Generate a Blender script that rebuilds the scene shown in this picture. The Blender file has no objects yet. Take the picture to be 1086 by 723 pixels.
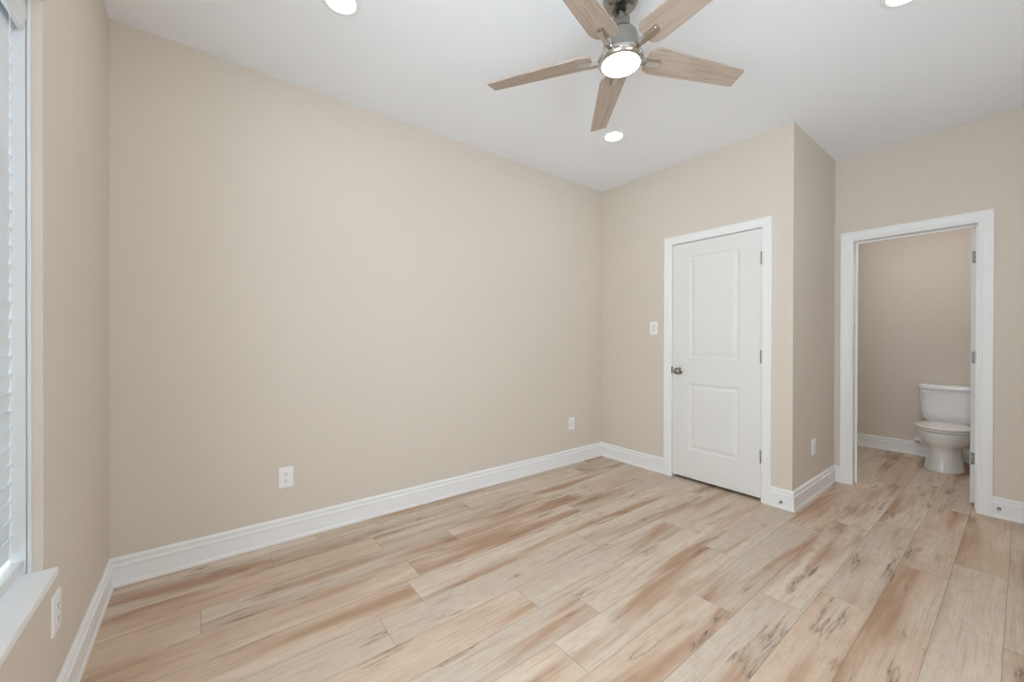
import bpy, bmesh, math, random
from mathutils import Vector, Matrix

C = bpy.context.scene.collection
S = bpy.context.scene
PI = math.pi

# ---------------------------------------------------------------- camera
CAM_LOC = Vector((0.363528, -2.700067, 1.202315))
YAW, PITCH, ROLL, FPX = 0.659146, -0.003131, 0.002405, 420.944
fw = Vector((math.sin(YAW) * math.cos(PITCH), math.cos(YAW) * math.cos(PITCH), math.sin(PITCH)))
r0 = Vector((math.cos(YAW), -math.sin(YAW), 0.0))
u0 = r0.cross(fw)
rv = math.cos(ROLL) * r0 + math.sin(ROLL) * u0
uv = -math.sin(ROLL) * r0 + math.cos(ROLL) * u0
cam = bpy.data.cameras.new('camera')
cam.sensor_fit = 'HORIZONTAL'
cam.sensor_width = 36.0
cam.lens = FPX / 1086.0 * 36.0
cam.clip_start = 0.02
co = bpy.data.objects.new('camera', cam)
C.objects.link(co)
m = Matrix((rv, uv, -fw)).transposed().to_4x4()
m.translation = CAM_LOC
co.matrix_world = m
S.camera = co

# ---------------------------------------------------------------- world, exposure
w = bpy.data.worlds.new('daylight')
S.world = w
w.use_nodes = True
SKY, GROUND = 9.5, 10.9          # brightness of the overcast sky and of the sunlit ground outside
_nt = w.node_tree
_tc = _nt.nodes.new('ShaderNodeTexCoord')
_sp = _nt.nodes.new('ShaderNodeSeparateXYZ')
_mr = _nt.nodes.new('ShaderNodeMapRange')
_mr.inputs[1].default_value, _mr.inputs[2].default_value = -0.02, 0.02
_mr.inputs[3].default_value, _mr.inputs[4].default_value = GROUND, SKY
_nt.links.new(_tc.outputs['Generated'], _sp.inputs[0])
_nt.links.new(_sp.outputs[2], _mr.inputs[0])
_nt.links.new(_mr.outputs[0], _nt.nodes['Background'].inputs['Strength'])
_nt.nodes['Background'].inputs['Color'].default_value = (0.80, 0.91, 1.0, 1)
S.view_settings.view_transform = 'Standard'
S.view_settings.look = 'None'
S.view_settings.exposure = 0.05
S.view_settings.gamma = 1.0
S.view_settings.use_curve_mapping = False
S.cycles.use_denoising = True
S.cycles.max_bounces = 14
S.cycles.diffuse_bounces = 8
S.cycles.sample_clamp_indirect = 6.0



def portal(name, loc, rot, sx, sy):
    # marks a window opening so that the sky's light through it is sampled well; gives no light of its own
    l = bpy.data.lights.new(name, 'AREA')
    l.shape = 'RECTANGLE'
    l.size, l.size_y = sx, sy
    l.cycles.is_portal = True
    ob = bpy.data.objects.new(name, l)
    ob.location = loc
    ob.rotation_euler = rot
    C.objects.link(ob)


portal('window_portal', (1.405, -3.35, 1.55), (math.pi / 2, 0, 0), 0.80, 1.25)
portal('window_portal', (3.61, -3.35, 1.81), (math.pi / 2, 0, 0), 0.46, 0.56)
portal('window_portal', (-0.28, -1.325, 1.35), (0, -math.pi / 2, 0), 1.7, 0.72)
portal('window_portal', (-0.28, -2.39, 1.35), (0, -math.pi / 2, 0), 1.7, 1.26)
DOWNLIGHT = 34.0      # radiance of the recessed lamps
FANLIGHT = 9.0       # radiance of the fan's lamp
BATHLIGHT = 50.0  # radiance of the added bathroom lamp

# ---------------------------------------------------------------- measures (metres)
L = 3.636             # closet-door wall plane x
YC = -1.703           # outside corner / return wall plane y
XE = 4.635            # bathroom entry wall plane x
XF = 6.305            # bathroom far wall plane x
H = 2.74
YF = -3.22            # front wall plane y
BH = 0.1397           # baseboard height
SILL = 0.543
WY0, WY1 = -0.989, -1.66   # window opening along the left wall
WTOP = 2.16


# ---------------------------------------------------------------- materials
def s2l(c):
    return tuple((x / 12.92 if x <= 0.04045 else ((x + 0.055) / 1.055) ** 2.4) for x in c)


def rgb(r, g, b):
    return s2l((r / 255, g / 255, b / 255)) + (1.0,)


def newmat(name):
    mt = bpy.data.materials.new(name)
    mt.use_nodes = True
    nt = mt.node_tree
    return mt, nt, nt.nodes['Principled BSDF']


def simple(name, col, rough=0.5, metal=0.0, bump=0.0, bscale=200.0, spec=0.5, vary=0.0, coat=0.0):
    mt, nt, b = newmat(name)
    b.inputs['Roughness'].default_value = rough
    b.inputs['Metallic'].default_value = metal
    b.inputs['Specular IOR Level'].default_value = spec
    b.inputs['Coat Weight'].default_value = coat
    tc = nt.nodes.new('ShaderNodeTexCoord')
    nz = nt.nodes.new('ShaderNodeTexNoise')
    nz.inputs['Scale'].default_value = bscale
    nz.inputs['Detail'].default_value = 3
    nt.links.new(tc.outputs['Object'], nz.inputs['Vector'])
    mx = nt.nodes.new('ShaderNodeMix')
    mx.data_type = 'RGBA'
    mx.blend_type = 'MULTIPLY'
    mx.inputs[0].default_value = vary
    mx.inputs[6].default_value = col
    nt.links.new(nz.outputs['Fac'], mx.inputs[7])
    nt.links.new(mx.outputs[2], b.inputs['Base Color'])
    if bump > 0:
        bp = nt.nodes.new('ShaderNodeBump')
        bp.inputs['Strength'].default_value = bump
        bp.inputs['Distance'].default_value = 0.001
        nt.links.new(nz.outputs['Fac'], bp.inputs['Height'])
        nt.links.new(bp.outputs['Normal'], b.inputs['Normal'])
    return mt


def emitter(name, col, strength):
    mt, nt, b = newmat(name)
    b.inputs['Base Color'].default_value = (0.9, 0.9, 0.9, 1)
    b.inputs['Emission Color'].default_value = col
    b.inputs['Emission Strength'].default_value = strength
    return mt


M = {}
M['wall'] = simple('beige_wall_paint', rgb(215, 206, 195), 0.75, bump=0.10, bscale=260, spec=0.2)
M['ceiling'] = simple('white_ceiling_paint', rgb(238, 241, 245), 0.85, bump=0.10, bscale=220, spec=0.15)
M['trim'] = simple('white_trim_enamel', rgb(237, 238, 239), 0.38, spec=0.4)
M['door'] = simple('white_door_enamel', rgb(228, 228, 226), 0.42, bump=0.04, bscale=120, spec=0.4)
M['plate'] = simple('white_plastic', rgb(240, 240, 240), 0.35, spec=0.5)
M['insert'] = simple('pale_grey_plastic', rgb(222, 226, 230), 0.4)
M['slot'] = simple('dark_slot', rgb(60, 58, 56), 0.6)
M['nickel'] = simple('brushed_nickel', rgb(160, 157, 152), 0.24, metal=1.0, bump=0.05, bscale=90)
M['nickel_shiny'] = simple('polished_nickel', rgb(200, 196, 190), 0.15, metal=1.0)
M['knob'] = simple('satin_nickel_knob', rgb(158, 153, 146), 0.24, metal=1.0)
M['vinyl'] = simple('white_vinyl', rgb(222, 225, 226), 0.4)
M['hinge'] = simple('satin_nickel_hinge', rgb(150, 148, 145), 0.38, metal=1.0)
M['dark'] = simple('dark_bronze', rgb(40, 36, 34), 0.45, metal=0.6)
M['black'] = simple('black_rubber', rgb(22, 21, 20), 0.6)
M['porcelain'] = simple('white_porcelain', rgb(242, 243, 244), 0.12, spec=0.55, coat=0.4)
M['seat'] = simple('warm_white_seat_plastic', rgb(240, 236, 230), 0.18, spec=0.5)
M['chrome'] = simple('chrome', rgb(210, 210, 210), 0.10, metal=1.0)
M['rubber'] = simple('white_rubber', rgb(225, 225, 222), 0.6)
M['exterior'] = simple('closet_drywall', rgb(200, 195, 188), 0.8)
M['lamp'] = emitter('lit_downlight_lens', (1.0, 0.985, 0.965, 1), DOWNLIGHT)
M['fanlamp'] = emitter('lit_fan_lens', (1.0, 0.985, 0.965, 1), FANLIGHT)
M['bathlamp'] = emitter('bath_fill_lens', (1.0, 0.99, 0.98, 1), BATHLIGHT)


def slat_material():
    mt, nt, b = newmat('white_blind_slat')
    b.inputs['Base Color'].default_value = rgb(228, 233, 236)
    b.inputs['Roughness'].default_value = 0.45
    tr = nt.nodes.new('ShaderNodeBsdfTranslucent')
    tr.inputs['Color'].default_value = rgb(235, 240, 245)
    mx = nt.nodes.new('ShaderNodeMixShader')
    mx.inputs[0].default_value = 0.035
    nt.links.new(b.outputs[0], mx.inputs[1])
    nt.links.new(tr.outputs[0], mx.inputs[2])
    nt.links.new(mx.outputs[0], nt.nodes['Material Output'].inputs['Surface'])
    return mt


def glass_material():
    mt, nt, b = newmat('window_glass')
    nt.nodes.remove(b)
    t = nt.nodes.new('ShaderNodeBsdfTransparent')
    g = nt.nodes.new('ShaderNodeBsdfGlossy')
    g.inputs['Roughness'].default_value = 0.02
    mx = nt.nodes.new('ShaderNodeMixShader')
    mx.inputs[0].default_value = 0.07
    nt.links.new(t.outputs[0], mx.inputs[1])
    nt.links.new(g.outputs[0], mx.inputs[2])
    nt.links.new(mx.outputs[0], nt.nodes['Material Output'].inputs['Surface'])
    return mt


M['slat'] = slat_material()
M['glass'] = glass_material()


class NT:
    """tiny node helper"""
    def __init__(s, nt):
        s.nt = nt

    def math(s, op, a, b=None, c=None, clamp=False):
        n = s.nt.nodes.new('ShaderNodeMath')
        n.operation = op
        n.use_clamp = clamp
        for i, v in enumerate((a, b, c)):
            if v is None:
                continue
            if isinstance(v, (int, float)):
                n.inputs[i].default_value = v
            else:
                s.nt.links.new(v, n.inputs[i])
        return n.outputs[0]

    def comb(s, x, y, z):
        n = s.nt.nodes.new('ShaderNodeCombineXYZ')
        for i, v in enumerate((x, y, z)):
            if isinstance(v, (int, float)):
                n.inputs[i].default_value = v
            else:
                s.nt.links.new(v, n.inputs[i])
        return n.outputs[0]

    def noise(s, vec, scale=1.0, detail=2.0, rough=0.5, dist=0.0):
        n = s.nt.nodes.new('ShaderNodeTexNoise')
        n.inputs['Scale'].default_value = scale
        n.inputs['Detail'].default_value = detail
        n.inputs['Roughness'].default_value = rough
        n.inputs['Distortion'].default_value = dist
        s.nt.links.new(vec, n.inputs['Vector'])
        return n.outputs['Fac']

    def step(s, v, a, b, lo=0.0, hi=1.0):
        n = s.nt.nodes.new('ShaderNodeMapRange')
        n.interpolation_type = 'SMOOTHSTEP'
        s.nt.links.new(v, n.inputs[0])
        for i, x in enumerate((a, b, lo, hi)):
            n.inputs[i + 1].default_value = x
        return n.outputs[0]

    def mix(s, f, a, b, mode='MIX'):
        n = s.nt.nodes.new('ShaderNodeMix')
        n.data_type = 'RGBA'
        n.blend_type = mode
        for i, v in ((0, f), (6, a), (7, b)):
            if isinstance(v, (int, float)):
                n.inputs[i].default_value = v
            elif isinstance(v, tuple):
                n.inputs[i].default_value = v
            else:
                s.nt.links.new(v, n.inputs[i])
        return n.outputs[2]


def floor_material():
    mt, nt, b = newmat('oak_plank_flooring')
    N = NT(nt)
    at = nt.nodes.new('ShaderNodeUVMap')
    at.uv_map = 'plank'
    sp = nt.nodes.new('ShaderNodeSeparateXYZ')
    nt.links.new(at.outputs['UV'], sp.inputs[0])
    u, v = sp.outputs[0], sp.outputs[1]          # u, v in metres inside the plank
    a2 = nt.nodes.new('ShaderNodeUVMap')
    a2.uv_map = 'seed'
    s2 = nt.nodes.new('ShaderNodeSeparateXYZ')
    nt.links.new(a2.outputs['UV'], s2.inputs[0])
    r1, r2 = s2.outputs[0], s2.outputs[1]        # two random numbers per plank
    a3 = nt.nodes.new('ShaderNodeUVMap')
    a3.uv_map = 'size'
    s3 = nt.nodes.new('ShaderNodeSeparateXYZ')
    nt.links.new(a3.outputs['UV'], s3.inputs[0])
    plen, pwid = s3.outputs[0], s3.outputs[1]
    z1 = N.math('MULTIPLY', r1, 53.0)
    z2 = N.math('MULTIPLY', r2, 71.0)
    # base tone per plank
    pale = rgb(214, 199, 182)
    warm = rgb(208, 186, 164)
    grey = rgb(203, 189, 173)
    c = N.mix(N.step(r1, 0.30, 0.75), pale, grey)
    c = N.mix(N.step(r2, 0.55, 0.95), c, warm)
    # broad tan heartwood band running along the plank, fading at both sides
    band = N.noise(N.comb(N.math('MULTIPLY', u, 0.85), N.math('MULTIPLY', v, 6.5), z1), 1.0, 3.0, 0.5, 0.3)
    bf = N.step(band, 0.46, 0.66)
    c = N.mix(N.math('MULTIPLY', bf, 0.95), c, rgb(176, 142, 114))
    # pale sapwood
    pf = N.step(N.noise(N.comb(N.math('MULTIPLY', u, 0.8), N.math('MULTIPLY', v, 8.0), z2), 1.0, 2.0, 0.5, 0.3), 0.50, 0.68)
    c = N.mix(N.math('MULTIPLY', pf, 0.60), c, rgb(222, 209, 192))
    # fine grain
    g = N.noise(N.comb(N.math('MULTIPLY', u, 6.0), N.math('MULTIPLY', v, 190.0), z2), 1.0, 4.0, 0.65, 0.4)
    c = N.mix(N.step(g, 0.44, 0.74, 0.0, 0.34), c, rgb(158, 128, 106), 'MIX')
    # mottled figure across the grain
    mo = N.noise(N.comb(N.math('MULTIPLY', u, 14.0), N.math('MULTIPLY', v, 30.0), z1), 1.0, 3.0, 0.6, 0.2)
    c = N.mix(N.step(mo, 0.42, 0.70, 0.0, 0.16), c, rgb(160, 130, 106))
    # soft longer streaks
    g3 = N.noise(N.comb(N.math('MULTIPLY', u, 1.8), N.math('MULTIPLY', v, 46.0), z1), 1.0, 3.0, 0.6, 0.25)
    c = N.mix(N.step(g3, 0.52, 0.72, 0.0, 0.34), c, rgb(164, 132, 108))
    # dark mineral cracks: thin ridge lines along the grain, present only in patches
    rn = N.noise(N.comb(N.math('MULTIPLY', u, 0.70), N.math('MULTIPLY', v, 7.5), z2), 1.0, 5.0, 0.64, 0.10)
    ridge = N.math('ABSOLUTE', N.math('SUBTRACT', rn, 0.5))
    mask = N.step(N.noise(N.comb(N.math('MULTIPLY', u, 2.4), N.math('MULTIPLY', v, 6.0), z1), 1.0, 1.0), 0.53, 0.65)
    rag = N.step(g, 0.28, 0.55, 0.25, 1.0)
    crack = N.math('MULTIPLY', N.math('MULTIPLY', N.step(ridge, 0.0080, 0.0010), mask), rag)
    halo = N.math('MULTIPLY', N.step(ridge, 0.050, 0.0), mask)
    c = N.mix(N.math('MULTIPLY', halo, 0.42), c, rgb(140, 110, 90))
    c = N.mix(N.math('MULTIPLY', crack, 0.70), c, rgb(92, 72, 60))
    # knots
    vo = nt.nodes.new('ShaderNodeTexVoronoi')
    vo.inputs['Scale'].default_value = 1.0
    nt.links.new(N.comb(N.math('MULTIPLY', u, 3.0), N.math('MULTIPLY', v, 7.0), z1), vo.inputs['Vector'])
    wob = N.math('MULTIPLY', N.math('SUBTRACT', N.noise(N.comb(N.math('MULTIPLY', u, 30.0), N.math('MULTIPLY', v, 70.0), z2), 1.0, 2.0), 0.5), 0.10)
    d = N.math('ADD', vo.outputs['Distance'], wob)
    vc = nt.nodes.new('ShaderNodeSeparateColor')
    nt.links.new(vo.outputs['Color'], vc.inputs[0])
    has = N.step(vc.outputs[0], 0.42, 0.47)
    kn = N.math('MULTIPLY', N.step(d, 0.050, 0.012), has)
    kh = N.math('MULTIPLY', N.step(d, 0.20, 0.02), has)
    c = N.mix(N.math('MULTIPLY', kh, 0.36), c, rgb(150, 118, 96))
    c = N.mix(N.math('MULTIPLY', kn, 0.75), c, rgb(92, 70, 58))
    # bevelled seams between planks
    ev = N.math('MINIMUM', v, N.math('SUBTRACT', pwid, v))
    eu = N.math('MINIMUM', u, N.math('SUBTRACT', plen, u))
    seam = N.step(N.math('MINIMUM', ev, eu), 0.0024, 0.0006)
    c = N.mix(N.math('MULTIPLY', seam, 0.45), c, rgb(112, 88, 72))
    nt.links.new(c, b.inputs['Base Color'])
    b.inputs['Roughness'].default_value = 0.50
    b.inputs['Specular IOR Level'].default_value = 0.35
    bp = nt.nodes.new('ShaderNodeBump')
    bp.inputs['Strength'].default_value = 0.25
    bp.inputs['Distance'].default_value = 0.001
    hgt = N.math('SUBTRACT', N.math('MULTIPLY', g, 0.3), seam)
    nt.links.new(hgt, bp.inputs['Height'])
    nt.links.new(bp.outputs['Normal'], b.inputs['Normal'])
    return mt


def blade_material():
    mt, nt, b = newmat('washed_oak_blade')
    N = NT(nt)
    tc = nt.nodes.new('ShaderNodeTexCoord')
    sp = nt.nodes.new('ShaderNodeSeparateXYZ')
    nt.links.new(tc.outputs['Object'], sp.inputs[0])
    oi = nt.nodes.new('ShaderNodeObjectInfo')
    zz = N.math('MULTIPLY', oi.outputs['Random'], 30.0)
    g = N.noise(N.comb(N.math('MULTIPLY', sp.outputs[0], 6.0), N.math('MULTIPLY', sp.outputs[1], 190.0), zz), 1.0, 4.0, 0.6, 0.3)
    c = N.mix(N.step(g, 0.38, 0.68), rgb(183, 167, 153), rgb(162, 145, 130))
    g2 = N.noise(N.comb(N.math('MULTIPLY', sp.outputs[0], 2.0), N.math('MULTIPLY', sp.outputs[1], 40.0), zz), 1.0, 2.0)
    c = N.mix(N.step(g2, 0.5, 0.7, 0.0, 0.4), c, rgb(158, 136, 117))
    nt.links.new(c, b.inputs['Base Color'])
    b.inputs['Roughness'].default_value = 0.5
    return mt


M['floor'] = floor_material()
M['blade'] = blade_material()


# ---------------------------------------------------------------- mesh helpers
def obj(name, bm, mat, parent=None, smooth=False, loc=None, recalc=True):
    if recalc:
        bmesh.ops.recalc_face_normals(bm, faces=bm.faces[:])
    me = bpy.data.meshes.new(name)
    bm.to_mesh(me)
    bm.free()
    if smooth:
        for p in me.polygons:
            p.use_smooth = True
        try:
            me.set_sharp_from_angle(angle=math.radians(38))
        except Exception:
            pass
    me.materials.append(mat)
    o = bpy.data.objects.new(name, me)
    C.objects.link(o)
    if parent is not None:
        o.parent = parent
    if loc is not None:
        o.location = loc
    return o


def empty(name, loc, rz=0.0):
    o = bpy.data.objects.new(name, None)
    o.empty_display_size = 0.1
    o.location = loc
    o.rotation_euler = (0, 0, rz)
    C.objects.link(o)
    return o


def tag(o, label, cat=None, group=None, kind=None):
    o['label'] = label
    if cat:
        o['category'] = cat
    if group:
        o['group'] = group
    if kind:
        o['kind'] = kind
    return o


def box(bm, x0, x1, y0, y1, z0, z1, bev=0.0, seg=2):
    vs = [bm.verts.new((x, y, z)) for x in (x0, x1) for y in (y0, y1) for z in (z0, z1)]
    fs = [(0, 1, 3, 2), (4, 6, 7, 5), (0, 4, 5, 1), (2, 3, 7, 6), (0, 2, 6, 4), (1, 5, 7, 3)]
    faces = [bm.faces.new([vs[i] for i in f]) for f in fs]
    if bev > 0:
        ed = list({e for f in faces for e in f.edges})
        bmesh.ops.bevel(bm, geom=ed, offset=bev, segments=seg, affect='EDGES', profile=0.5)
    return bm


def boxes(*bs, bev=0.0):
    bm = bmesh.new()
    for b in bs:
        box(bm, *b, bev=bev)
    return bm


def lathe(bm, prof, n=40, axis='z', origin=(0, 0, 0), cap=True):
    """prof: list of (radius, t) along the axis"""
    rings = []
    for (r, t) in prof:
        ring = []
        for k in range(n):
            a = 2 * PI * k / n
            c, s = r * math.cos(a), r * math.sin(a)
            if axis == 'z':
                p = (c, s, t)
            elif axis == 'x':
                p = (t, c, s)
            else:
                p = (c, t, s)
            ring.append(bm.verts.new((p[0] + origin[0], p[1] + origin[1], p[2] + origin[2])))
        rings.append(ring)
    for a, b in zip(rings[:-1], rings[1:]):
        for k in range(n):
            bm.faces.new((a[k], a[(k + 1) % n], b[(k + 1) % n], b[k]))
    if cap:
        bm.faces.new(rings[0])
        bm.faces.new(rings[-1][::-1])
    return bm


def tube(bm, pts, r, n=10):
    pts = [Vector(p) for p in pts]
    rings = []
    for i, p in enumerate(pts):
        d = (pts[min(i + 1, len(pts) - 1)] - pts[max(i - 1, 0)]).normalized()
        ref = Vector((0, 0, 1)) if abs(d.z) < 0.9 else Vector((1, 0, 0))
        a = d.cross(ref).normalized()
        b = d.cross(a)
        rr = r[i] if isinstance(r, (list, tuple)) else r
        rings.append([bm.verts.new(p + rr * (math.cos(2 * PI * k / n) * a + math.sin(2 * PI * k / n) * b)) for k in range(n)])
    for a, b in zip(rings[:-1], rings[1:]):
        for k in range(n):
            bm.faces.new((a[k], a[(k + 1) % n], b[(k + 1) % n], b[k]))
    bm.faces.new(rings[0])
    bm.faces.new(rings[-1][::-1])
    return bm


def loft(bm, rings, cap=True):
    vr = [[bm.verts.new(p) for p in ring] for ring in rings]
    n = len(vr[0])
    for a, b in zip(vr[:-1], vr[1:]):
        for k in range(n):
            bm.faces.new((a[k], a[(k + 1) % n], b[(k + 1) % n], b[k]))
    if cap:
        bm.faces.new(vr[0])
        bm.faces.new(vr[-1][::-1])
    return bm


def prism(bm, outline, z0, z1, bev=0.0):
    """outline of (x,y) points extruded in z"""
    a = [bm.verts.new((x, y, z0)) for x, y in outline]
    b = [bm.verts.new((x, y, z1)) for x, y in outline]
    n = len(a)
    fs = [bm.faces.new(a), bm.faces.new(b[::-1])]
    for k in range(n):
        bm.faces.new((a[k], a[(k + 1) % n], b[(k + 1) % n], b[k]))
    if bev > 0:
        ed = [e for f in fs for e in f.edges]
        bmesh.ops.bevel(bm, geom=ed, offset=bev, segments=2, affect='EDGES', profile=0.5)
    return bm


# ================================================================ SETTING
# ---- floor: planks 1.22 m x 0.1825 m running along x, one joint position per row
PW = 0.1825
ROW0 = 0.100
PL = 1.22
joints = {0: 0.90, 1: 0.652, 2: 1.172, 3: 0.351, 4: 1.233, 5: 1.159, 6: 0.958, 7: 1.55, 8: 0.52, 9: 0.24, 10: 0.98,
          11: 0.02, 12: 0.26, 13: 0.88, 14: 1.125, 15: 0.40, 16: 0.9, 17: 0.3, 18: 1.1}
# (tone, warmth) of planks that can be told apart in the photograph
rnd = random.Random(14)


def build_floor():
    bm = bmesh.new()
    ulp = bm.loops.layers.uv.new('plank')
    uls = bm.loops.layers.uv.new('seed')
    ulz = bm.loops.layers.uv.new('size')
    rows = []
    y = 1.2
    # rows behind the back wall (closet and bathroom side) down to the front wall
    k = 0
    top = -ROW0
    while top < 0.9:
        top += PW
        k -= 1
    r = k + 1
    x_min, x_max = -0.10, XF + 0.10
    yy = top
    while yy > YF - 0.1:
        y1, y0 = yy, yy - PW
        off = joints.get(r, rnd.uniform(0, PL)) % PL
        x = off - 2 * PL
        while x < x_max:
            x0, x1 = x, x + PL
            a0, a1 = max(x0, x_min), min(x1, x_max)
            if a1 > a0:
                s1, s2 = rnd.random(), rnd.random()
                flip = rnd.random() < 0.5
                vs = [bm.verts.new((a, b, 0.0)) for a, b in ((a0, y0), (a1, y0), (a1, y1), (a0, y1))]
                f = bm.faces.new(vs)
                for lp in f.loops:
                    uu = lp.vert.co.x - x0
                    vv = lp.vert.co.y - y0
                    lp[ulp].uv = (PL - uu if flip else uu, vv)
                    lp[uls].uv = (s1, s2)
                    lp[ulz].uv = (PL, PW)
            x += PL
        yy -= PW
        r += 1
    # slab under the planks
    ymax, ymin = top, yy
    vs = [bm.verts.new((a, b, c)) for c in (-0.06,) for a, b in ((x_min, ymin), (x_max, ymin), (x_max, ymax), (x_min, ymax))]
    bm.faces.new(vs[::-1])
    o = obj('floor', bm, M['floor'], recalc=False)
    tag(o, 'floor of pale oak planks with tan streaks and dark knots', 'floor', kind='structure')
    return o


build_floor()

# ---- ceiling
o = obj('ceiling', boxes((-0.15, XF + 0.15, YF - 0.15, 0.80, H, H + 0.12)), M['ceiling'])
tag(o, 'flat white painted ceiling over the room', 'ceiling', kind='structure')


def wall(name, label, *bs):
    o = obj(name, boxes(*bs), M['wall'])
    tag(o, label, 'wall', kind='structure')
    return o


VY0, VY1 = -1.77, -3.01      # bare window added in the left wall beside the camera, for more daylight
wall('wall_left', 'beige wall with the blind-covered window', (-0.15, 0, WY0, 0.12, 0, H), (-0.15, 0, VY0, WY1, 0, H), (-0.15, 0, YF, VY1, 0, H),
     (-0.15, 0, WY1, WY0, 0, SILL - 0.025), (-0.15, 0, WY1, WY0, WTOP, H),
     (-0.15, 0, VY1, VY0, 0, SILL - 0.025), (-0.15, 0, VY1, VY0, WTOP, H))
wall('wall_back', 'long blank beige wall opposite the camera', (0, L, 0, 0.12, 0, H))
DY0, DY1, DZ = -0.787, -1.508, 2.045        # closet door opening
WT = 0.115
wall('wall_right', 'beige wall around the closed white door', (L, L + WT, DY0 + 0.012, 0.80, 0, H),
     (L, L + WT, YC, DY1 - 0.012, 0, H), (L, L + WT, DY1 - 0.012, DY0 + 0.012, DZ + 0.012, H))
wall('wall_return', 'short shaded beige wall at the outside corner', (L + WT, XE + 0.14, YC, YC + WT, 0, H))
EY0, EY1, EZ = -1.826, -2.497, 2.029        # bathroom door opening, inside the jambs
wall('wall_entry', 'beige wall around the open bathroom doorway', (XE, XE + 0.14, EY0 + 0.018, YC, 0, H),
     (XE, XE + 0.14, YF, EY1 - 0.018, 0, H), (XE, XE + 0.14, EY1 - 0.018, EY0 + 0.018, EZ + 0.018, H))
wall('wall_bathroom', 'beige bathroom wall behind the toilet', (XF, XF + 0.12, YF, 0.80, 0, H))
wall('wall_side', 'beige side wall of the bathroom out of view', (L + WT, XF, 0.68, 0.80, 0, H))
FWIN = ((1.03, 1.78, 0.95, 2.15), (3.40, 3.82, 1.55, 2.07))     # windows added behind the camera, out of view, to let in daylight
FB = []
_x = -0.15
for a, b, c, d in FWIN:
    FB += [(_x, a, YF - 0.12, YF, 0, H), (a, b, YF - 0.12, YF, 0, c - 0.025), (a, b, YF - 0.12, YF, d, H)]
    _x = b
FB.append((_x, XF + 0.12, YF - 0.12, YF, 0, H))
wall('wall_front', 'beige wall behind the camera with two added windows', *FB)
# bathroom partition so that the closet and the bathroom are separate rooms
wall('wall_partition', 'beige partition between closet and bathroom', (XE + 0.14, XE + 0.24, YC + WT, 0.68, 0, H))

# ---- baseboards
BPROF = [(0.0185, 0.0), (0.0185, 0.012), (0.0165, 0.018), (0.0140, 0.021), (0.0140, 0.091), (0.0165, 0.096), (0.0160, 0.103),
         (0.0090, 0.107), (0.0080, 0.117), (0.0130, 0.122), (0.0125, 0.130), (0.0070, 0.1365), (0.0055, BH), (0.0, BH), (0.0, 0.0)]


def baseboard(name, label, a, b, nrm, ma=0, mb=0):
    """a,b: wall points (x,y); nrm: direction into the room; ma/mb: +1 inside mitre (shortens), -1 outside mitre, 0 square"""
    a, b, nrm = Vector(a), Vector(b), Vector(nrm)
    d = (b - a).normalized()
    ring = []
    for p, sgn, mm in ((a, 1, ma), (b, -1, mb)):
        ring.append([(p + nrm * t + d * (sgn * mm * t)).to_tuple() + (z,) for t, z in BPROF])
    bm = bmesh.new()
    loft(bm, ring)
    o = obj(name, bm, M['trim'])
    tag(o, label, 'baseboard', kind='structure')
    return o


CW = 0.066
baseboard('baseboard_left', 'white baseboard under the window wall', (0, YF), (0, 0), (1, 0), 1, 1)
baseboard('baseboard_back', 'long white baseboard under the blank wall', (0, 0), (L, 0), (0, -1), 1, 1)
baseboard('baseboard_right', 'white baseboard from the far corner to the closet door', (L, 0), (L, -0.718), (-1, 0), 1, 0)
baseboard('baseboard_corner', 'short white baseboard between closet door and outside corner', (L, -1.554 - 0.018), (L, YC), (-1, 0), 0, -1)
baseboard('baseboard_return', 'shaded white baseboard on the short return wall', (L, YC), (XE, YC), (0, -1), -1, 1)
baseboard('baseboard_nook', 'tiny white baseboard left of the bathroom doorway', (XE, YC), (XE, -1.744), (-1, 0), 1, 0)
baseboard('baseboard_entry', 'white baseboard right of the bathroom doorway', (XE, -2.569), (XE, YF), (-1, 0), 0, 1)
baseboard('baseboard_front', 'white baseboard under the wall behind the camera', (0, YF), (XE, YF), (0, 1), 1, 1)
baseboard('baseboard_bathroom', 'white baseboard behind the toilet', (XF, YF), (XF, 0.68), (-1, 0), 1, 1)

# ---- door casings (trim)
CPROF = [(0.0, 0.0), (0.0, 0.015), (0.003, 0.017), (0.012, 0.017), (0.016, 0.0155), (0.045, 0.013), (0.050, 0.0125), (0.054, 0.010),
         (0.062, 0.0095), (CW, 0.007), (CW, 0.0)]


def casing(name, label, x, ya, yb, zt):
    sg = -1 if yb < ya else 1
    rings = []
    for kind in range(4):
        ring = []
        for s, t in CPROF:
            y = ya + sg * s if kind < 2 else yb - sg * s
            z = 0.0 if kind in (0, 3) else zt - s
            ring.append((x - t, y, z))
        rings.append(ring)
    bm = bmesh.new()
    loft(bm, rings)
    o = obj(name, bm, M['trim'])
    tag(o, label, 'door trim', kind='structure')
    return o


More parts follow.
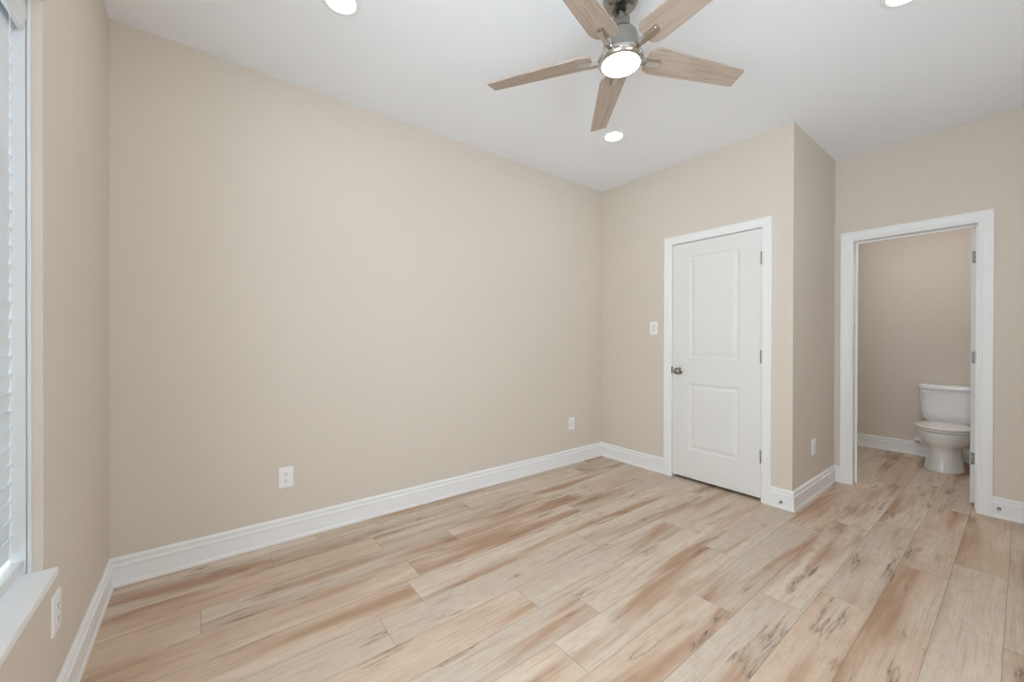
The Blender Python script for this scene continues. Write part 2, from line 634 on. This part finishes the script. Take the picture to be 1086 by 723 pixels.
t1 = casing('trim_1', 'white casing around the closed closet door', L, -0.718, -1.572, 2.108)
obj('door_jamb', boxes((L - 0.003, L + WT, DY0 - 0.004, DY0 + 0.012, 0, DZ + 0.012), (L - 0.003, L + WT, DY1 - 0.012, DY1 + 0.004, 0, DZ + 0.012),
                       (L - 0.003, L + WT, DY1 + 0.004, DY0 - 0.004, DZ - 0.004, DZ + 0.012),
                       (L + 0.045, L + 0.06, DY0 - 0.016, DY0 - 0.004, 0, DZ - 0.004), (L + 0.045, L + 0.06, DY1 + 0.004, DY1 + 0.016, 0, DZ - 0.004)),
    M['trim'], t1)
t2 = casing('trim_2', 'white casing around the open bathroom doorway', XE, -1.744, -2.572, 2.105)
obj('door_jamb', boxes((XE - 0.002, XE + 0.142, EY0, EY0 + 0.018, 0, EZ + 0.018), (XE - 0.002, XE + 0.142, EY1 - 0.018, EY1, 0, EZ + 0.018),
                       (XE - 0.002, XE + 0.142, EY1, EY0, EZ, EZ + 0.018),
                       (XE + 0.085, XE + 0.10, EY0 - 0.011, EY0, 0, EZ), (XE + 0.085, XE + 0.10, EY1, EY1 + 0.011, 0, EZ),
                       (XE + 0.085, XE + 0.10, EY1 + 0.011, EY0 - 0.011, EZ - 0.011, EZ)), M['trim'], t2)
t3 = casing('trim_3', 'white casing on the bathroom side of the doorway', XE + 0.142, -1.744, -2.572, 2.105)
t3.location.x = 0.0
for v in t3.data.vertices:
    v.co.x = 2 * (XE + 0.142) - v.co.x - 0.002
t3.data.flip_normals()


# ---- doors: two raised panels each
def door_slab(width, height, thick=0.035):
    """local: x = 0 front face (towards -x), y from 0 to -width, z from 0 to height"""
    bm = bmesh.new()
    st, mid0, mid1, top, bot = 0.152, 0.808, 1.022, height - 0.118, 0.242
    ys = [0, -st, -(width - st), -width]
    zs = [0, bot, mid0, mid1, top, height]

    def q(p):
        return bm.faces.new([bm.verts.new(v) for v in p])
    for side, sx in ((0.0, 1), (thick, -1)):
        for i in range(3):
            for j in range(5):
                if i == 1 and j in (1, 3):
                    rings = []
                    for ins, dep in ((0, 0), (0.010, 0.007), (0.020, 0.0075), (0.048, 0.0012), (0.05, 0.001)):
                        x = side + sx * dep
                        ya, yb = ys[1] - ins, ys[2] + ins
                        za, zb = zs[j] + ins, zs[j + 1] - ins
                        rings.append([bm.verts.new(v) for v in ((x, ya, za), (x, yb, za), (x, yb, zb), (x, ya, zb))])
                    for a, b in zip(rings[:-1], rings[1:]):
                        for k in range(4):
                            bm.faces.new((a[k], a[(k + 1) % 4], b[(k + 1) % 4], b[k]))
                    bm.faces.new(rings[-1])
                else:
                    q(((side, ys[i], zs[j]), (side, ys[i + 1], zs[j]), (side, ys[i + 1], zs[j + 1]), (side, ys[i], zs[j + 1])))
    q(((0, 0, 0), (thick, 0, 0), (thick, 0, height), (0, 0, height)))
    q(((0, -width, 0), (thick, -width, 0), (thick, -width, height), (0, -width, height)))
    q(((0, 0, 0), (thick, 0, 0), (thick, -width, 0), (0, -width, 0)))
    q(((0, 0, height), (thick, 0, height), (thick, -width, height), (0, -width, height)))
    bmesh.ops.remove_doubles(bm, verts=bm.verts[:], dist=1e-5)
    return bm


def knob_bm(sign=-1):
    bm = bmesh.new()
    prof = [(0.030, 0.0), (0.031, 0.004), (0.027, 0.008), (0.013, 0.010), (0.011, 0.028), (0.016, 0.033), (0.025, 0.039), (0.0285, 0.047),
            (0.0275, 0.055), (0.021, 0.062), (0.010, 0.0655), (0.002, 0.066)]
    lathe(bm, [(r, sign * t) for r, t in prof], 36, 'x')
    return bm


d1 = empty('door_1', (L + 0.002, -0.795, 0.027))
tag(d1, 'closed white two-panel closet door with nickel knob', 'door', kind='structure')
slab = obj('door_panel', door_slab(0.706, 2.009), M['door'], d1)
kn = obj('door_knob', knob_bm(), M['knob'], d1, smooth=True, loc=(0, -0.066, 0.909))
kn['label'] = 'brushed nickel round knob'
lt = obj('latch_plate', boxes((-0.006, 0.004, -0.0015, 0.0075, 0.886, 0.944), bev=0.001), M['dark'], d1)
lt['label'] = 'dark latch strike at the door edge'
for hz in (1.815, 1.082, 0.338):
    bm = bmesh.new()
    lathe(bm, [(0.004, -0.050), (0.0065, -0.046), (0.0065, 0.046), (0.004, 0.050)], 14, 'z')
    box(bm, -0.0005, 0.004, -0.002, 0.0025, -0.044, 0.044)
    h = obj('hinge', bm, M['hinge'], d1, smooth=True, loc=(-0.007, -0.7085, hz - 0.027))

# bathroom door, swung fully open into the bathroom about its right jamb
d2 = empty('door_2', (XE + 0.162, -2.4975, 0.022), math.radians(-7))
tag(d2, 'white bathroom door standing open, seen edge-on with hinges', 'door', kind='structure')
bm = door_slab(0.655, 2.0)
bmesh.ops.rotate(bm, verts=bm.verts[:], cent=(0, 0, 0), matrix=Matrix.Rotation(PI / 2, 3, 'Z'))   # y(-w) -> x(+w)
bmesh.ops.translate(bm, verts=bm.verts[:], vec=(0.0, 0.003, 0))
obj('door_panel', bm, M['door'], d2)
k2 = obj('door_knob', knob_bm(), M['knob'], d2, smooth=True, loc=(0.60, 0.038, 0.914))
k2.rotation_euler = (0, 0, -PI / 2)
for hz in (1.813, 1.082, 0.344):
    bm = bmesh.new()
    # leaf on the door's edge, rounded at its free corners, with screw heads
    pts = []
    for (cy, cz, a0) in ((0.024, 0.036, 0), (0.024, -0.036, -90)):
        pass
    prof = [(0.002, -0.044), (0.024, -0.044)]
    prof += [(0.024 + 0.007 * math.sin(math.radians(a)), -0.037 - 0.007 * math.cos(math.radians(a))) for a in (20, 45, 70, 90)]
    prof += [(0.024 + 0.007 * math.cos(math.radians(a)), 0.037 + 0.007 * math.sin(math.radians(a))) for a in (0, 20, 45, 70)]
    prof += [(0.024, 0.044), (0.002, 0.044)]
    a = [bm.verts.new((-0.0022, y, z)) for y, z in prof]
    b = [bm.verts.new((0.0005, y, z)) for y, z in prof]
    bm.faces.new(a)
    bm.faces.new(b[::-1])
    for k in range(len(a)):
        bm.faces.new((a[k], a[(k + 1) % len(a)], b[(k + 1) % len(a)], b[k]))
    lathe(bm, [(0.006, -0.045), (0.006, 0.045)], 12, 'z', (-0.004, 0.001, 0))
    h = obj('hinge', bm, M['hinge'], d2, loc=(0, 0.003, hz - 0.022))
    bm = bmesh.new()
    for sy, sz in ((0.022, 0.030), (0.014, 0.0), (0.022, -0.030)):
        lathe(bm, [(0.0042, -0.0030), (0.0042, -0.0018)], 10, 'x', (0, sy, sz))
    obj('screws', bm, M['slot'], h)

# ---- window
w1 = empty('window_1', (0, WY0, SILL))
tag(w1, 'tall window with white sill behind closed white blind', 'window', kind='structure')


def wbox(bm, x0, x1, y0, y1, z0, z1, bev=0.0):   # world -> local of w1
    return box(bm, x0, x1, y0 - WY0, y1 - WY0, z0 - SILL, z1 - SILL, bev=bev)


bm = bmesh.new()
wbox(bm, -0.150, 0.029, WY1 - 0.004, WY0 + 0.004, SILL - 0.025, SILL, bev=0.004)
so = obj('window_sill', bm, M['trim'], w1)
bm = bmesh.new()
# white jamb liners: outer fillet, groove, inner liner
for (ya, s) in ((WY0, -1), (WY1, 1)):
    wbox(bm, -0.0285, -0.021, min(ya, ya + s * 0.006), max(ya, ya + s * 0.006), SILL, WTOP, bev=0.0015)
    wbox(bm, -0.150, -0.031, min(ya, ya + s * 0.004), max(ya, ya + s * 0.004), SILL, WTOP)
wbox(bm, -0.150, -0.021, WY1, WY0, WTOP - 0.006, WTOP)
obj('jamb_liner', bm, M['vinyl'], w1)
bm = bmesh.new()
fx0, fx1 = -0.148, -0.118
wbox(bm, fx0, fx1, WY0 - 0.05, WY0 - 0.004, SILL, WTOP - 0.006, bev=0.003)
wbox(bm, fx0, fx1, WY1 + 0.004, WY1 + 0.05, SILL, WTOP - 0.006, bev=0.003)
wbox(bm, fx0, fx1, WY1 + 0.05, WY0 - 0.05, SILL, SILL + 0.05, bev=0.003)
wbox(bm, fx0, fx1, WY1 + 0.05, WY0 - 0.05, WTOP - 0.056, WTOP - 0.006, bev=0.003)
wbox(bm, fx0, fx1, WY1 + 0.05, WY0 - 0.05, 1.33, 1.375, bev=0.003)
obj('window_frame', bm, M['trim'], w1)
bm = bmesh.new()
wbox(bm, -0.136, -0.130, WY1 + 0.045, WY0 - 0.045, SILL + 0.045, 1.335)
obj('pane', bm, M['glass'], w1)
bm = bmesh.new()
wbox(bm, -0.136, -0.130, WY1 + 0.045, WY0 - 0.045, 1.37, WTOP - 0.05)
obj('pane', bm, M['glass'], w1)

for num, lab, (a0, a1, c0, c1) in (('added_window_4', 'wide bare window added beside the camera for daylight', (VY1, VY0, SILL, WTOP)),
                                   ('added_window_2', 'narrow bare window added behind the camera for daylight', FWIN[0]),
                                   ('added_window_3', 'small high bare window added behind the camera to light the return wall', FWIN[1])):
    w2 = empty(num, (a0, YF, c0)) if num != 'added_window_4' else empty(num, (0, a1, c0), -PI / 2)  # all three are unseen openings, added to brighten the room
    tag(w2, lab, 'window', kind='structure')
    bm = bmesh.new()
    fw_ = a1 - a0
    fh_ = c1 - c0
    for x0, x1, z0, z1 in ((0, 0.045, 0, fh_), (fw_ - 0.045, fw_, 0, fh_), (0.045, fw_ - 0.045, 0, 0.045), (0.045, fw_ - 0.045, fh_ - 0.045, fh_),
                           (fw_ / 2 - 0.03, fw_ / 2 + 0.03, 0.045, fh_ - 0.045)):
        box(bm, x0, x1, -0.115, -0.085, z0, z1, bev=0.003)
    obj('window_frame', bm, M['trim'], w2)
    for x0, x1 in ((0.04, fw_ / 2 - 0.025), (fw_ / 2 + 0.025, fw_ - 0.04)):
        obj('pane', boxes((x0, x1, -0.102, -0.097, 0.04, fh_ - 0.04)), M['glass'], w2)
    obj('window_sill', boxes((-0.004, fw_ + 0.004, -0.119, 0.029, -0.025, 0.0), bev=0.004), M['trim'], w2)

# ================================================================ THINGS
# ---- window blind: headrail with valance, slats one by one, bottom rail, ladder tapes
bl = empty('window_blind', (-0.0600, (WY0 + WY1) / 2, SILL))
tag(bl, 'closed white horizontal-slat blind hanging in the window over the sill', 'window blind')
BX, BY = -0.085, (WY0 + WY1) / 2
hl = (WY0 - WY1) / 2
bm = bmesh.new()
box(bm, -0.036, 0.0155, -hl + 0.012, hl - 0.012, 2.100 - SILL, WTOP - 0.006 - SILL)
obj('headrail', bm, M['vinyl'], bl)
# moulded valance
vp = [(0.016, 2.056), (0.026, 2.056), (0.026, 2.066), (0.029, 2.072), (0.029, 2.082), (0.032, 2.092), (0.032, 2.122), (0.030, 2.130), (0.030, 2.144), (0.016, 2.144)]
ring = [[(x, y, z - SILL) for x, z in vp] for y in (-hl + 0.007, hl - 0.007)]
bm = bmesh.new()
loft(bm, ring)
obj('valance', bm, M['vinyl'], bl)
SP = 0.0497
TILT = math.radians(82)
sw, stt = 0.0325, 0.0014
slat_me = None
for i in range(32):
    z = 2.018 + SP * 2 - SP * i - 0.050
    if z < 0.618:
        break
    if slat_me is None:
        bm = bmesh.new()
        prof = []
        for k in range(7):
            t = -1 + 2 * k / 6
            a, c = t * sw, 0.0012 * (1 - t * t)
            prof.append((a, c + stt))
        for k in range(7):
            t = 1 - 2 * k / 6
            a, c = t * sw, 0.0012 * (1 - t * t)
            prof.append((a, c - stt))
        # room edge tilted up: local +a axis points to the room and upwards
        ca, sa = math.cos(TILT), math.sin(TILT)
        pr = [(a * ca - c * sa, a * sa + c * ca) for a, c in prof]
        loft(bm, [[(x, y, zv) for x, zv in pr] for y in (-hl + 0.0055, hl - 0.0055)])
        so = obj('slat', bm, M['slat'], bl, smooth=True, loc=(0, 0, z - SILL))
        slat_me = so
    else:
        c = slat_me.copy()
        C.objects.link(c)
        c.parent = bl
        c.location = (0, 0, z - SILL)
bm = bmesh.new()
box(bm, -0.026, 0.026, -hl + 0.009, hl - 0.009, 0.560 - SILL, 0.586 - SILL, bev=0.003)
obj('bottom_rail', bm, M['vinyl'], bl)
for yy in (-0.24, 0.24):
    bm = bmesh.new()
    for x in (-0.024, 0.024):
        tube(bm, [(x, yy, 0.580 - SILL), (x, yy, 2.105 - SILL)], 0.0008, 6)
    obj('ladder_cord', bm, M['plate'], bl)

# ---- ceiling fan
# the lamp's lens sits in the polished hub ring
fan = empty('ceiling_fan', (1.840, -1.586, H))
tag(fan, 'five-blade brushed nickel ceiling fan with washed wood blades and lit lamp', 'ceiling fan')


def lz(prof, name, mat, n=48, cap=True):
    bm = bmesh.new()
    lathe(bm, [(r, z - H) for r, z in prof], n, 'z', cap=cap)
    return obj(name, bm, mat, fan, smooth=True)


lz([(0.078, 2.740), (0.078, 2.726), (0.075, 2.714), (0.068, 2.700), (0.056, 2.689), (0.042, 2.683), (0.024, 2.682)], 'canopy', M['nickel'])
x = lz([(0.006, 2.700), (0.024, 2.698), (0.025, 2.684), (0.019, 2.675), (0.008, 2.672)], 'hanger_ball', M['black'])
x['label'] = 'black hanger ball in the canopy opening'
lz([(0.0125, 2.690), (0.0125, 2.622)], 'downrod', M['nickel'], 24)
lz([(0.014, 2.640), (0.036, 2.640), (0.039, 2.636), (0.039, 2.594), (0.041, 2.590), (0.050, 2.587), (0.062, 2.578), (0.071, 2.565), (0.0765, 2.548),
    (0.078, 2.530), (0.079, 2.496), (0.082, 2.486), (0.082, 2.482), (0.072, 2.481)], 'motor_housing', M['nickel'])
lz([(0.074, 2.484), (0.074, 2.474)], 'gap_ring', M['black'])
lz([(0.078, 2.478), (0.088, 2.4775), (0.095, 2.473), (0.099, 2.464), (0.0995, 2.454), (0.098, 2.444), (0.093, 2.437), (0.088, 2.4345), (0.084, 2.4350)], 'hub_ring', M['nickel_shiny'])
x = lz([(0.0835, 2.4380), (0.0835, 2.4345), (0.081, 2.4330), (0.070, 2.4315), (0.050, 2.4302), (0.025, 2.4295), (0.003, 2.4292)], 'lamp_lens', M['fanlamp'])
x['label'] = 'round glowing white lens'

PHI = -23.1
BPITCH = math.radians(-12.9)
BZ = 2.483


def blade_outline():
    pts = []

    def arc(cx, cy, rx, ry, a0, a1, n):
        for k in range(n + 1):
            a = math.radians(a0 + (a1 - a0) * k / n)
            pts.append((cx + rx * math.cos(a), cy + ry * math.sin(a)))
    arc(0.632, 0.041, 0.008, 0.006, 0, 90, 4)
    arc(0.185, 0.030, 0.055, 0.036, 90, 180, 9)
    arc(0.185, -0.030, 0.055, 0.036, 180, 270, 9)
    arc(0.628, -0.041, 0.008, 0.006, 270, 360, 4)
    return pts


bm = bmesh.new()
prism(bm, blade_outline(), -0.003, 0.003, bev=0.0012)
blade0 = obj('blade', bm, M['blade'], fan)


def arm_bm():
    """nickel bracket: leaves the hub, dips and runs flat below the blade root"""
    st = [(0.078, -0.014, 0.0130, 0.0100), (0.100, -0.0165, 0.0130, 0.0100), (0.125, -0.0170, 0.0132, 0.0105), (0.160, -0.0150, 0.0138, 0.0100),
          (0.196, -0.0115, 0.0142, 0.0085), (0.199, -0.0110, 0.0132, 0.0075)]
    rings = []
    for (xx, z, hw, ht) in st:
        rings.append([(xx, y, z + dz) for y, dz in ((-hw, ht), (hw, ht), (hw, -ht * 0.6), (hw * 0.8, -ht), (-hw * 0.8, -ht), (-hw, -ht * 0.6))])
    bm = bmesh.new()
    loft(bm, rings)
    return bm


arm0 = obj('blade_arm', arm_bm(), M['nickel_shiny'], fan)
arm0['label'] = 'polished nickel bracket under the blade root'
blade0['label'] = 'pale washed wood blade'
for k in range(5):
    ph = math.radians(PHI + 72 * k)
    b_, a_ = (blade0, arm0) if k == 0 else (blade0.copy(), arm0.copy())
    if k:
        C.objects.link(b_)
        C.objects.link(a_)
        b_.parent = fan
        a_.parent = fan
    b_.location = (0, 0, BZ - H)
    a_.location = (0, 0, BZ - H)
    b_.rotation_euler = (BPITCH, 0, ph)
    a_.rotation_euler = (BPITCH, 0, ph)


# ---- recessed downlights
def downlight(loc, label):
    t = empty('recessed_light', loc)
    tag(t, label, 'recessed light', 'recessed ceiling downlights')
    bm = bmesh.new()
    lathe(bm, [(0.062, -0.0015), (0.064, -0.0050), (0.074, -0.0065), (0.083, -0.0050), (0.087, -0.0010), (0.087, 0.0)], 48, 'z', cap=False)
    obj('trim_ring', bm, M['trim'], t, smooth=True)
    bm = bmesh.new()
    lathe(bm, [(0.0635, -0.0012), (0.0635, -0.0032), (0.058, -0.0046), (0.04, -0.0056), (0.002, -0.0060)], 48, 'z')
    obj('lens', bm, M['lamp'], t, smooth=True)
    return t


downlight((0.854, -0.790, H), 'lit recessed light near the window corner, cut by the photo top edge')
downlight((2.805, -0.795, H), 'lit recessed light between the fan and the closet door wall')
downlight((2.815, -2.375, H), 'lit recessed light just above the right part of the photo, right of the fan')
downlight((0.864, -2.375, H), 'lit recessed light above the camera near the window')

bt = empty('bath_fill_light', (5.18, -2.10, H))  # unseen lamp, added to brighten the bathroom
tag(bt, 'round flush lamp added out of view to light the bathroom', 'ceiling light')
bm = bmesh.new()
lathe(bm, [(0.15, 0.0), (0.15, -0.02), (0.14, -0.025)], 40, 'z', cap=True)
obj('lamp_base', bm, M['nickel'], bt, smooth=True)
bm = bmesh.new()
lathe(bm, [(0.14, -0.024), (0.13, -0.045), (0.10, -0.062), (0.05, -0.070), (0.003, -0.072)], 40, 'z')
obj('lamp_lens', bm, M['bathlamp'], bt, smooth=True)


# ---- wall plates.  local frame: x across, z up, -y out of the wall
def rounded_rect(wd, ht, r, n=5):
    pts = []
    for cx, cz, a0 in ((wd / 2 - r, ht / 2 - r, 0), (-wd / 2 + r, ht / 2 - r, 90), (-wd / 2 + r, -ht / 2 + r, 180), (wd / 2 - r, -ht / 2 + r, 270)):
        for k in range(n + 1):
            a = math.radians(a0 + 90 * k / n)
            pts.append((cx + r * math.cos(a), cz + r * math.sin(a)))
    return pts


def slabxz(bm, pts, y0, y1, shrink=0.0, z=0.0):
    n = len(pts)
    a = [bm.verts.new((p[0], y0, p[1] + z)) for p in pts]
    b = [bm.verts.new((p[0] * (1 - shrink), y1, p[1] * (1 - shrink * 0.6) + z)) for p in pts]
    bm.faces.new(a)
    bm.faces.new(b[::-1])
    for k in range(n):
        bm.faces.new((a[k], a[(k + 1) % n], b[(k + 1) % n], b[k]))


def plate_bm(wd=0.0775, ht=0.121):
    bm = bmesh.new()
    pts = rounded_rect(wd, ht, 0.004)
    slabxz(bm, pts, 0.0, -0.003)
    slabxz(bm, pts, -0.003, -0.0062, 0.07)
    return bm


def outlet(loc, rz, label, style='duplex'):
    t = empty('wall_outlet', loc, rz)
    tag(t, label, 'wall outlet', 'electrical outlets low on the walls')
    obj('cover_plate', plate_bm(), M['plate'], t)
    if style == 'duplex':
        for s in (0.0195, -0.0195):
            bm = bmesh.new()
            pts = [(max(-0.0140, min(0.0140, 0.0172 * math.cos(a))), 0.0172 * math.sin(a)) for a in [2 * PI * k / 28 for k in range(28)]]
            slabxz(bm, pts, -0.004, -0.0078, 0.02, s)
            rc = obj('receptacle', bm, M['plate'], t)
            bm = bmesh.new()
            box(bm, -0.0075, -0.0050, -0.0082, -0.0070, s - 0.001, s + 0.008)
            box(bm, 0.0045, 0.0070, -0.0082, -0.0070, s, s + 0.007)
            lathe(bm, [(0.0026, -0.0082), (0.0026, -0.0070)], 12, 'y', (0, 0, s - 0.0075))
            obj('slots', bm, M['slot'], rc)
        bm = bmesh.new()
        lathe(bm, [(0.0030, -0.0070), (0.0028, -0.0076)], 12, 'y')
        obj('screw', bm, M['insert'], t)
    else:
        bm = bmesh.new()
        slabxz(bm, rounded_rect(0.033, 0.067, 0.002), -0.004, -0.0078, 0.03)
        rc = obj('receptacle', bm, M['insert'], t)
        for s in (0.017, -0.017):
            bm = bmesh.new()
            box(bm, -0.0075, -0.0055, -0.0082, -0.0070, s - 0.001, s + 0.006)
            box(bm, 0.0050, 0.0070, -0.0082, -0.0070, s, s + 0.006)
            obj('slots', bm, M['insert'], rc)
    return t


outlet((0.7485, 0.0, 0.378), 0.0, 'white duplex outlet left on the long blank wall')
outlet((3.190, 0.0, 0.3895), 0.0, 'white outlet with grey insert near the far corner', 'rect')
outlet((0.0, -0.879, 0.361), PI / 2, 'white duplex outlet under the end of the window sill')
outlet((4.090, YC, 0.380), 0.0, 'white outlet on the short shaded return wall', 'rect')

sw_ = empty('light_switch', (L, -0.6105, 1.312), -PI / 2)
tag(sw_, 'white rocker light switch left of the closed closet door', 'light switch')
obj('cover_plate', plate_bm(0.0800, 0.1225), M['plate'], sw_)
bm = bmesh.new()
slabxz(bm, rounded_rect(0.033, 0.067, 0.002), -0.004, -0.0085, 0.04)
obj('rocker', bm, M['insert'], sw_)


# ---- spring door stops on the baseboards
def door_stop(loc, rz, label):
    """local -x points out of the baseboard"""
    t = empty('door_stop', loc, rz)
    tag(t, label, 'door stop', 'small door stops on the baseboards')
    bm = bmesh.new()
    lathe(bm, [(0.010, 0.0), (0.010, -0.003), (0.006, -0.008)], 16, 'x')
    obj('base', bm, M['hinge'], t, smooth=True)
    bm = bmesh.new()
    pts = []
    for k in range(0, 121):
        a = 2 * PI * k / 12
        pts.append((-0.006 - 0.045 * k / 120, 0.0042 * math.cos(a), 0.0042 * math.sin(a)))
    tube(bm, pts, 0.0011, 6)
    obj('spring', bm, M['hinge'], t, smooth=True)
    bm = bmesh.new()
    lathe(bm, [(0.0045, -0.048), (0.0070, -0.051), (0.0070, -0.060), (0.0055, -0.063)], 14, 'x')
    obj('rubber_tip', bm, M['rubber'], t, smooth=True)
    return t


door_stop((L - 0.0136, -1.640, 0.048), 0.0, 'small metal door stop on the baseboard right of the closet door')
door_stop((XE - 0.0136, -2.600, 0.066), 0.0, 'small metal door stop on the baseboard right of the bathroom doorway')

# ---- toilet
TY = -2.240
toi = empty('toilet', (XF, TY, 0))
tag(toi, 'white two-piece toilet with closed lid against the bathroom wall', 'toilet')


def egg(xf, xb, hw, z, n=44, pf=2.2, pb=2.6, split=0.45):
    """closed outline: front (towards -x) at xf, back at xb; local to the toilet"""
    xm = xf + (xb - xf) * split
    pts = []
    for k in range(n):
        a = 2 * PI * k / n
        c, s = math.cos(a), math.sin(a)
        p = pf if c < 0 else pb
        ax = (xm - xf) if c < 0 else (xb - xm)
        r = (abs(c) ** p + abs(s) ** p) ** (-1.0 / p)
        pts.append((xm + ax * r * c - XF, hw * r * s, z))
    return pts


bm = bmesh.new()
secs = [(0.000, 5.668, 6.20, 0.132), (0.012, 5.668, 6.20, 0.132), (0.026, 5.678, 6.20, 0.126), (0.070, 5.692, 6.20, 0.119), (0.130, 5.700, 6.20, 0.110),
        (0.180, 5.700, 6.21, 0.108), (0.205, 5.690, 6.21, 0.112), (0.225, 5.668, 6.22, 0.126), (0.250, 5.634, 6.23, 0.150), (0.280, 5.602, 6.24, 0.170),
        (0.315, 5.582, 6.25, 0.182), (0.345, 5.573, 6.25, 0.187), (0.362, 5.571, 6.25, 0.188), (0.371, 5.577, 6.25, 0.184)]
loft(bm, [egg(xf, xb, hw, z, split=0.42) for z, xf, xb, hw in secs])
obj('bowl', bm, M['porcelain'], toi, smooth=True)
bm = bmesh.new()
loft(bm, [egg(xf, xb, hw, z, split=0.5) for z, xf, xb, hw in ((0.3752, 5.574, 6.055, 0.183), (0.378, 5.567, 6.06, 0.189), (0.389, 5.567, 6.06, 0.189), (0.392, 5.572, 6.055, 0.184))])
obj('seat', bm, M['seat'], toi, smooth=True)
bm = bmesh.new()
loft(bm, [egg(xf, xb, hw, z, split=0.5) for z, xf, xb, hw in ((0.3962, 5.574, 6.06, 0.183), (0.399, 5.567, 6.065, 0.189), (0.406, 5.567, 6.065, 0.189), (0.4105, 5.576, 6.055, 0.180),
                                                              (0.4135, 5.62, 6.02, 0.140), (0.4150, 5.72, 5.94, 0.06))])
obj('seat_lid', bm, M['seat'], toi, smooth=True)
for s in (-0.07, 0.07):
    bm = bmesh.new()
    box(bm, 6.045 - XF, 6.085 - XF, s - 0.018, s + 0.018, 0.372, 0.408, bev=0.005)
    obj('seat_hinge', bm, M['seat'], toi)


def rrect(xf, xb, hw, z, p=7.0, n=56):
    xm, ax = (xf + xb) / 2, (xb - xf) / 2
    pts = []
    for k in range(n):
        a = 2 * PI * k / n
        c, s = math.cos(a), math.sin(a)
        # fuller sampling of the corners
        r = (abs(c) ** p + abs(s) ** p) ** (-1.0 / p)
        pts.append((xm + ax * r * c - XF, hw * r * s, z))
    return pts


bm = bmesh.new()
loft(bm, [rrect(xf, 6.290, hw, z, p) for z, xf, hw, p in ((0.372, 6.17, 0.105, 4), (0.385, 6.14, 0.135, 4), (0.405, 6.122, 0.157, 4.5), (0.430, 6.112, 0.172, 5),
                                                         (0.480, 6.104, 0.181, 6), (0.560, 6.099, 0.187, 7), (0.650, 6.096, 0.192, 7), (0.716, 6.095, 0.194, 7))])
obj('tank', bm, M['porcelain'], toi, smooth=True)
bm = bmesh.new()
loft(bm, [rrect(xf, xb, hw, z, 7) for z, xf, xb, hw in ((0.714, 6.090, 6.292, 0.198), (0.718, 6.082, 6.297, 0.199), (0.726, 6.079, 6.298, 0.202), (0.748, 6.079, 6.298, 0.202), (0.758, 6.084, 6.296, 0.198), (0.763, 6.096, 6.290, 0.193), (0.7645, 6.12, 6.28, 0.16))])
obj('tank_lid', bm, M['porcelain'], toi, smooth=True)
bm = bmesh.new()
lathe(bm, [(0.012, 0.0), (0.012, -0.010), (0.008, -0.014)], 18, 'x', (6.096 - XF, 0.160, 0.696))
tube(bm, [(6.084 - XF, 0.180, 0.6975), (6.077 - XF, 0.170, 0.697), (6.073 - XF, 0.150, 0.695), (6.073 - XF, 0.120, 0.692), (6.076 - XF, 0.105, 0.690)], [0.004, 0.0075, 0.008, 0.0075, 0.004], 12)
obj('flush_lever', bm, M['porcelain'], toi, smooth=True)

# ---- water supply stop valve with its hose
wv = empty('water_supply_valve', (XF, -2.022, 0.150))
tag(wv, 'small water supply valve on the bathroom wall left of the toilet', 'water valve')
bm = bmesh.new()
lathe(bm, [(0.036, -0.001), (0.037, -0.020), (0.032, -0.030), (0.014, -0.036)], 28, 'x')
x = obj('escutcheon', bm, M['plate'], wv, smooth=True)
bm = bmesh.new()
tube(bm, [(-0.020, 0, 0), (-0.075, 0, 0)], 0.008, 14)
tube(bm, [(-0.060, 0.0, 0.0), (-0.060, -0.036, 0.0)], [0.009, 0.008], 14)
obj('valve_body', bm, M['chrome'], wv, smooth=True)
bm = bmesh.new()
lathe(bm, [(0.017, -0.075), (0.018, -0.079), (0.018, -0.087), (0.015, -0.091)], 20, 'x')
obj('handle', bm, M['chrome'], wv, smooth=True)
bm = bmesh.new()
hx, hy = 0.0, -2.022 - TY
tube(bm, [(-0.060, hy - 0.060, 0.154), (-0.062, hy - 0.085, 0.175), (-0.068, hy - 0.105, 0.24), (-0.075, hy - 0.112, 0.31), (-0.080, hy - 0.112, 0.376)], 0.006, 12)
obj('supply_hose', bm, M['chrome'], toi, smooth=True)
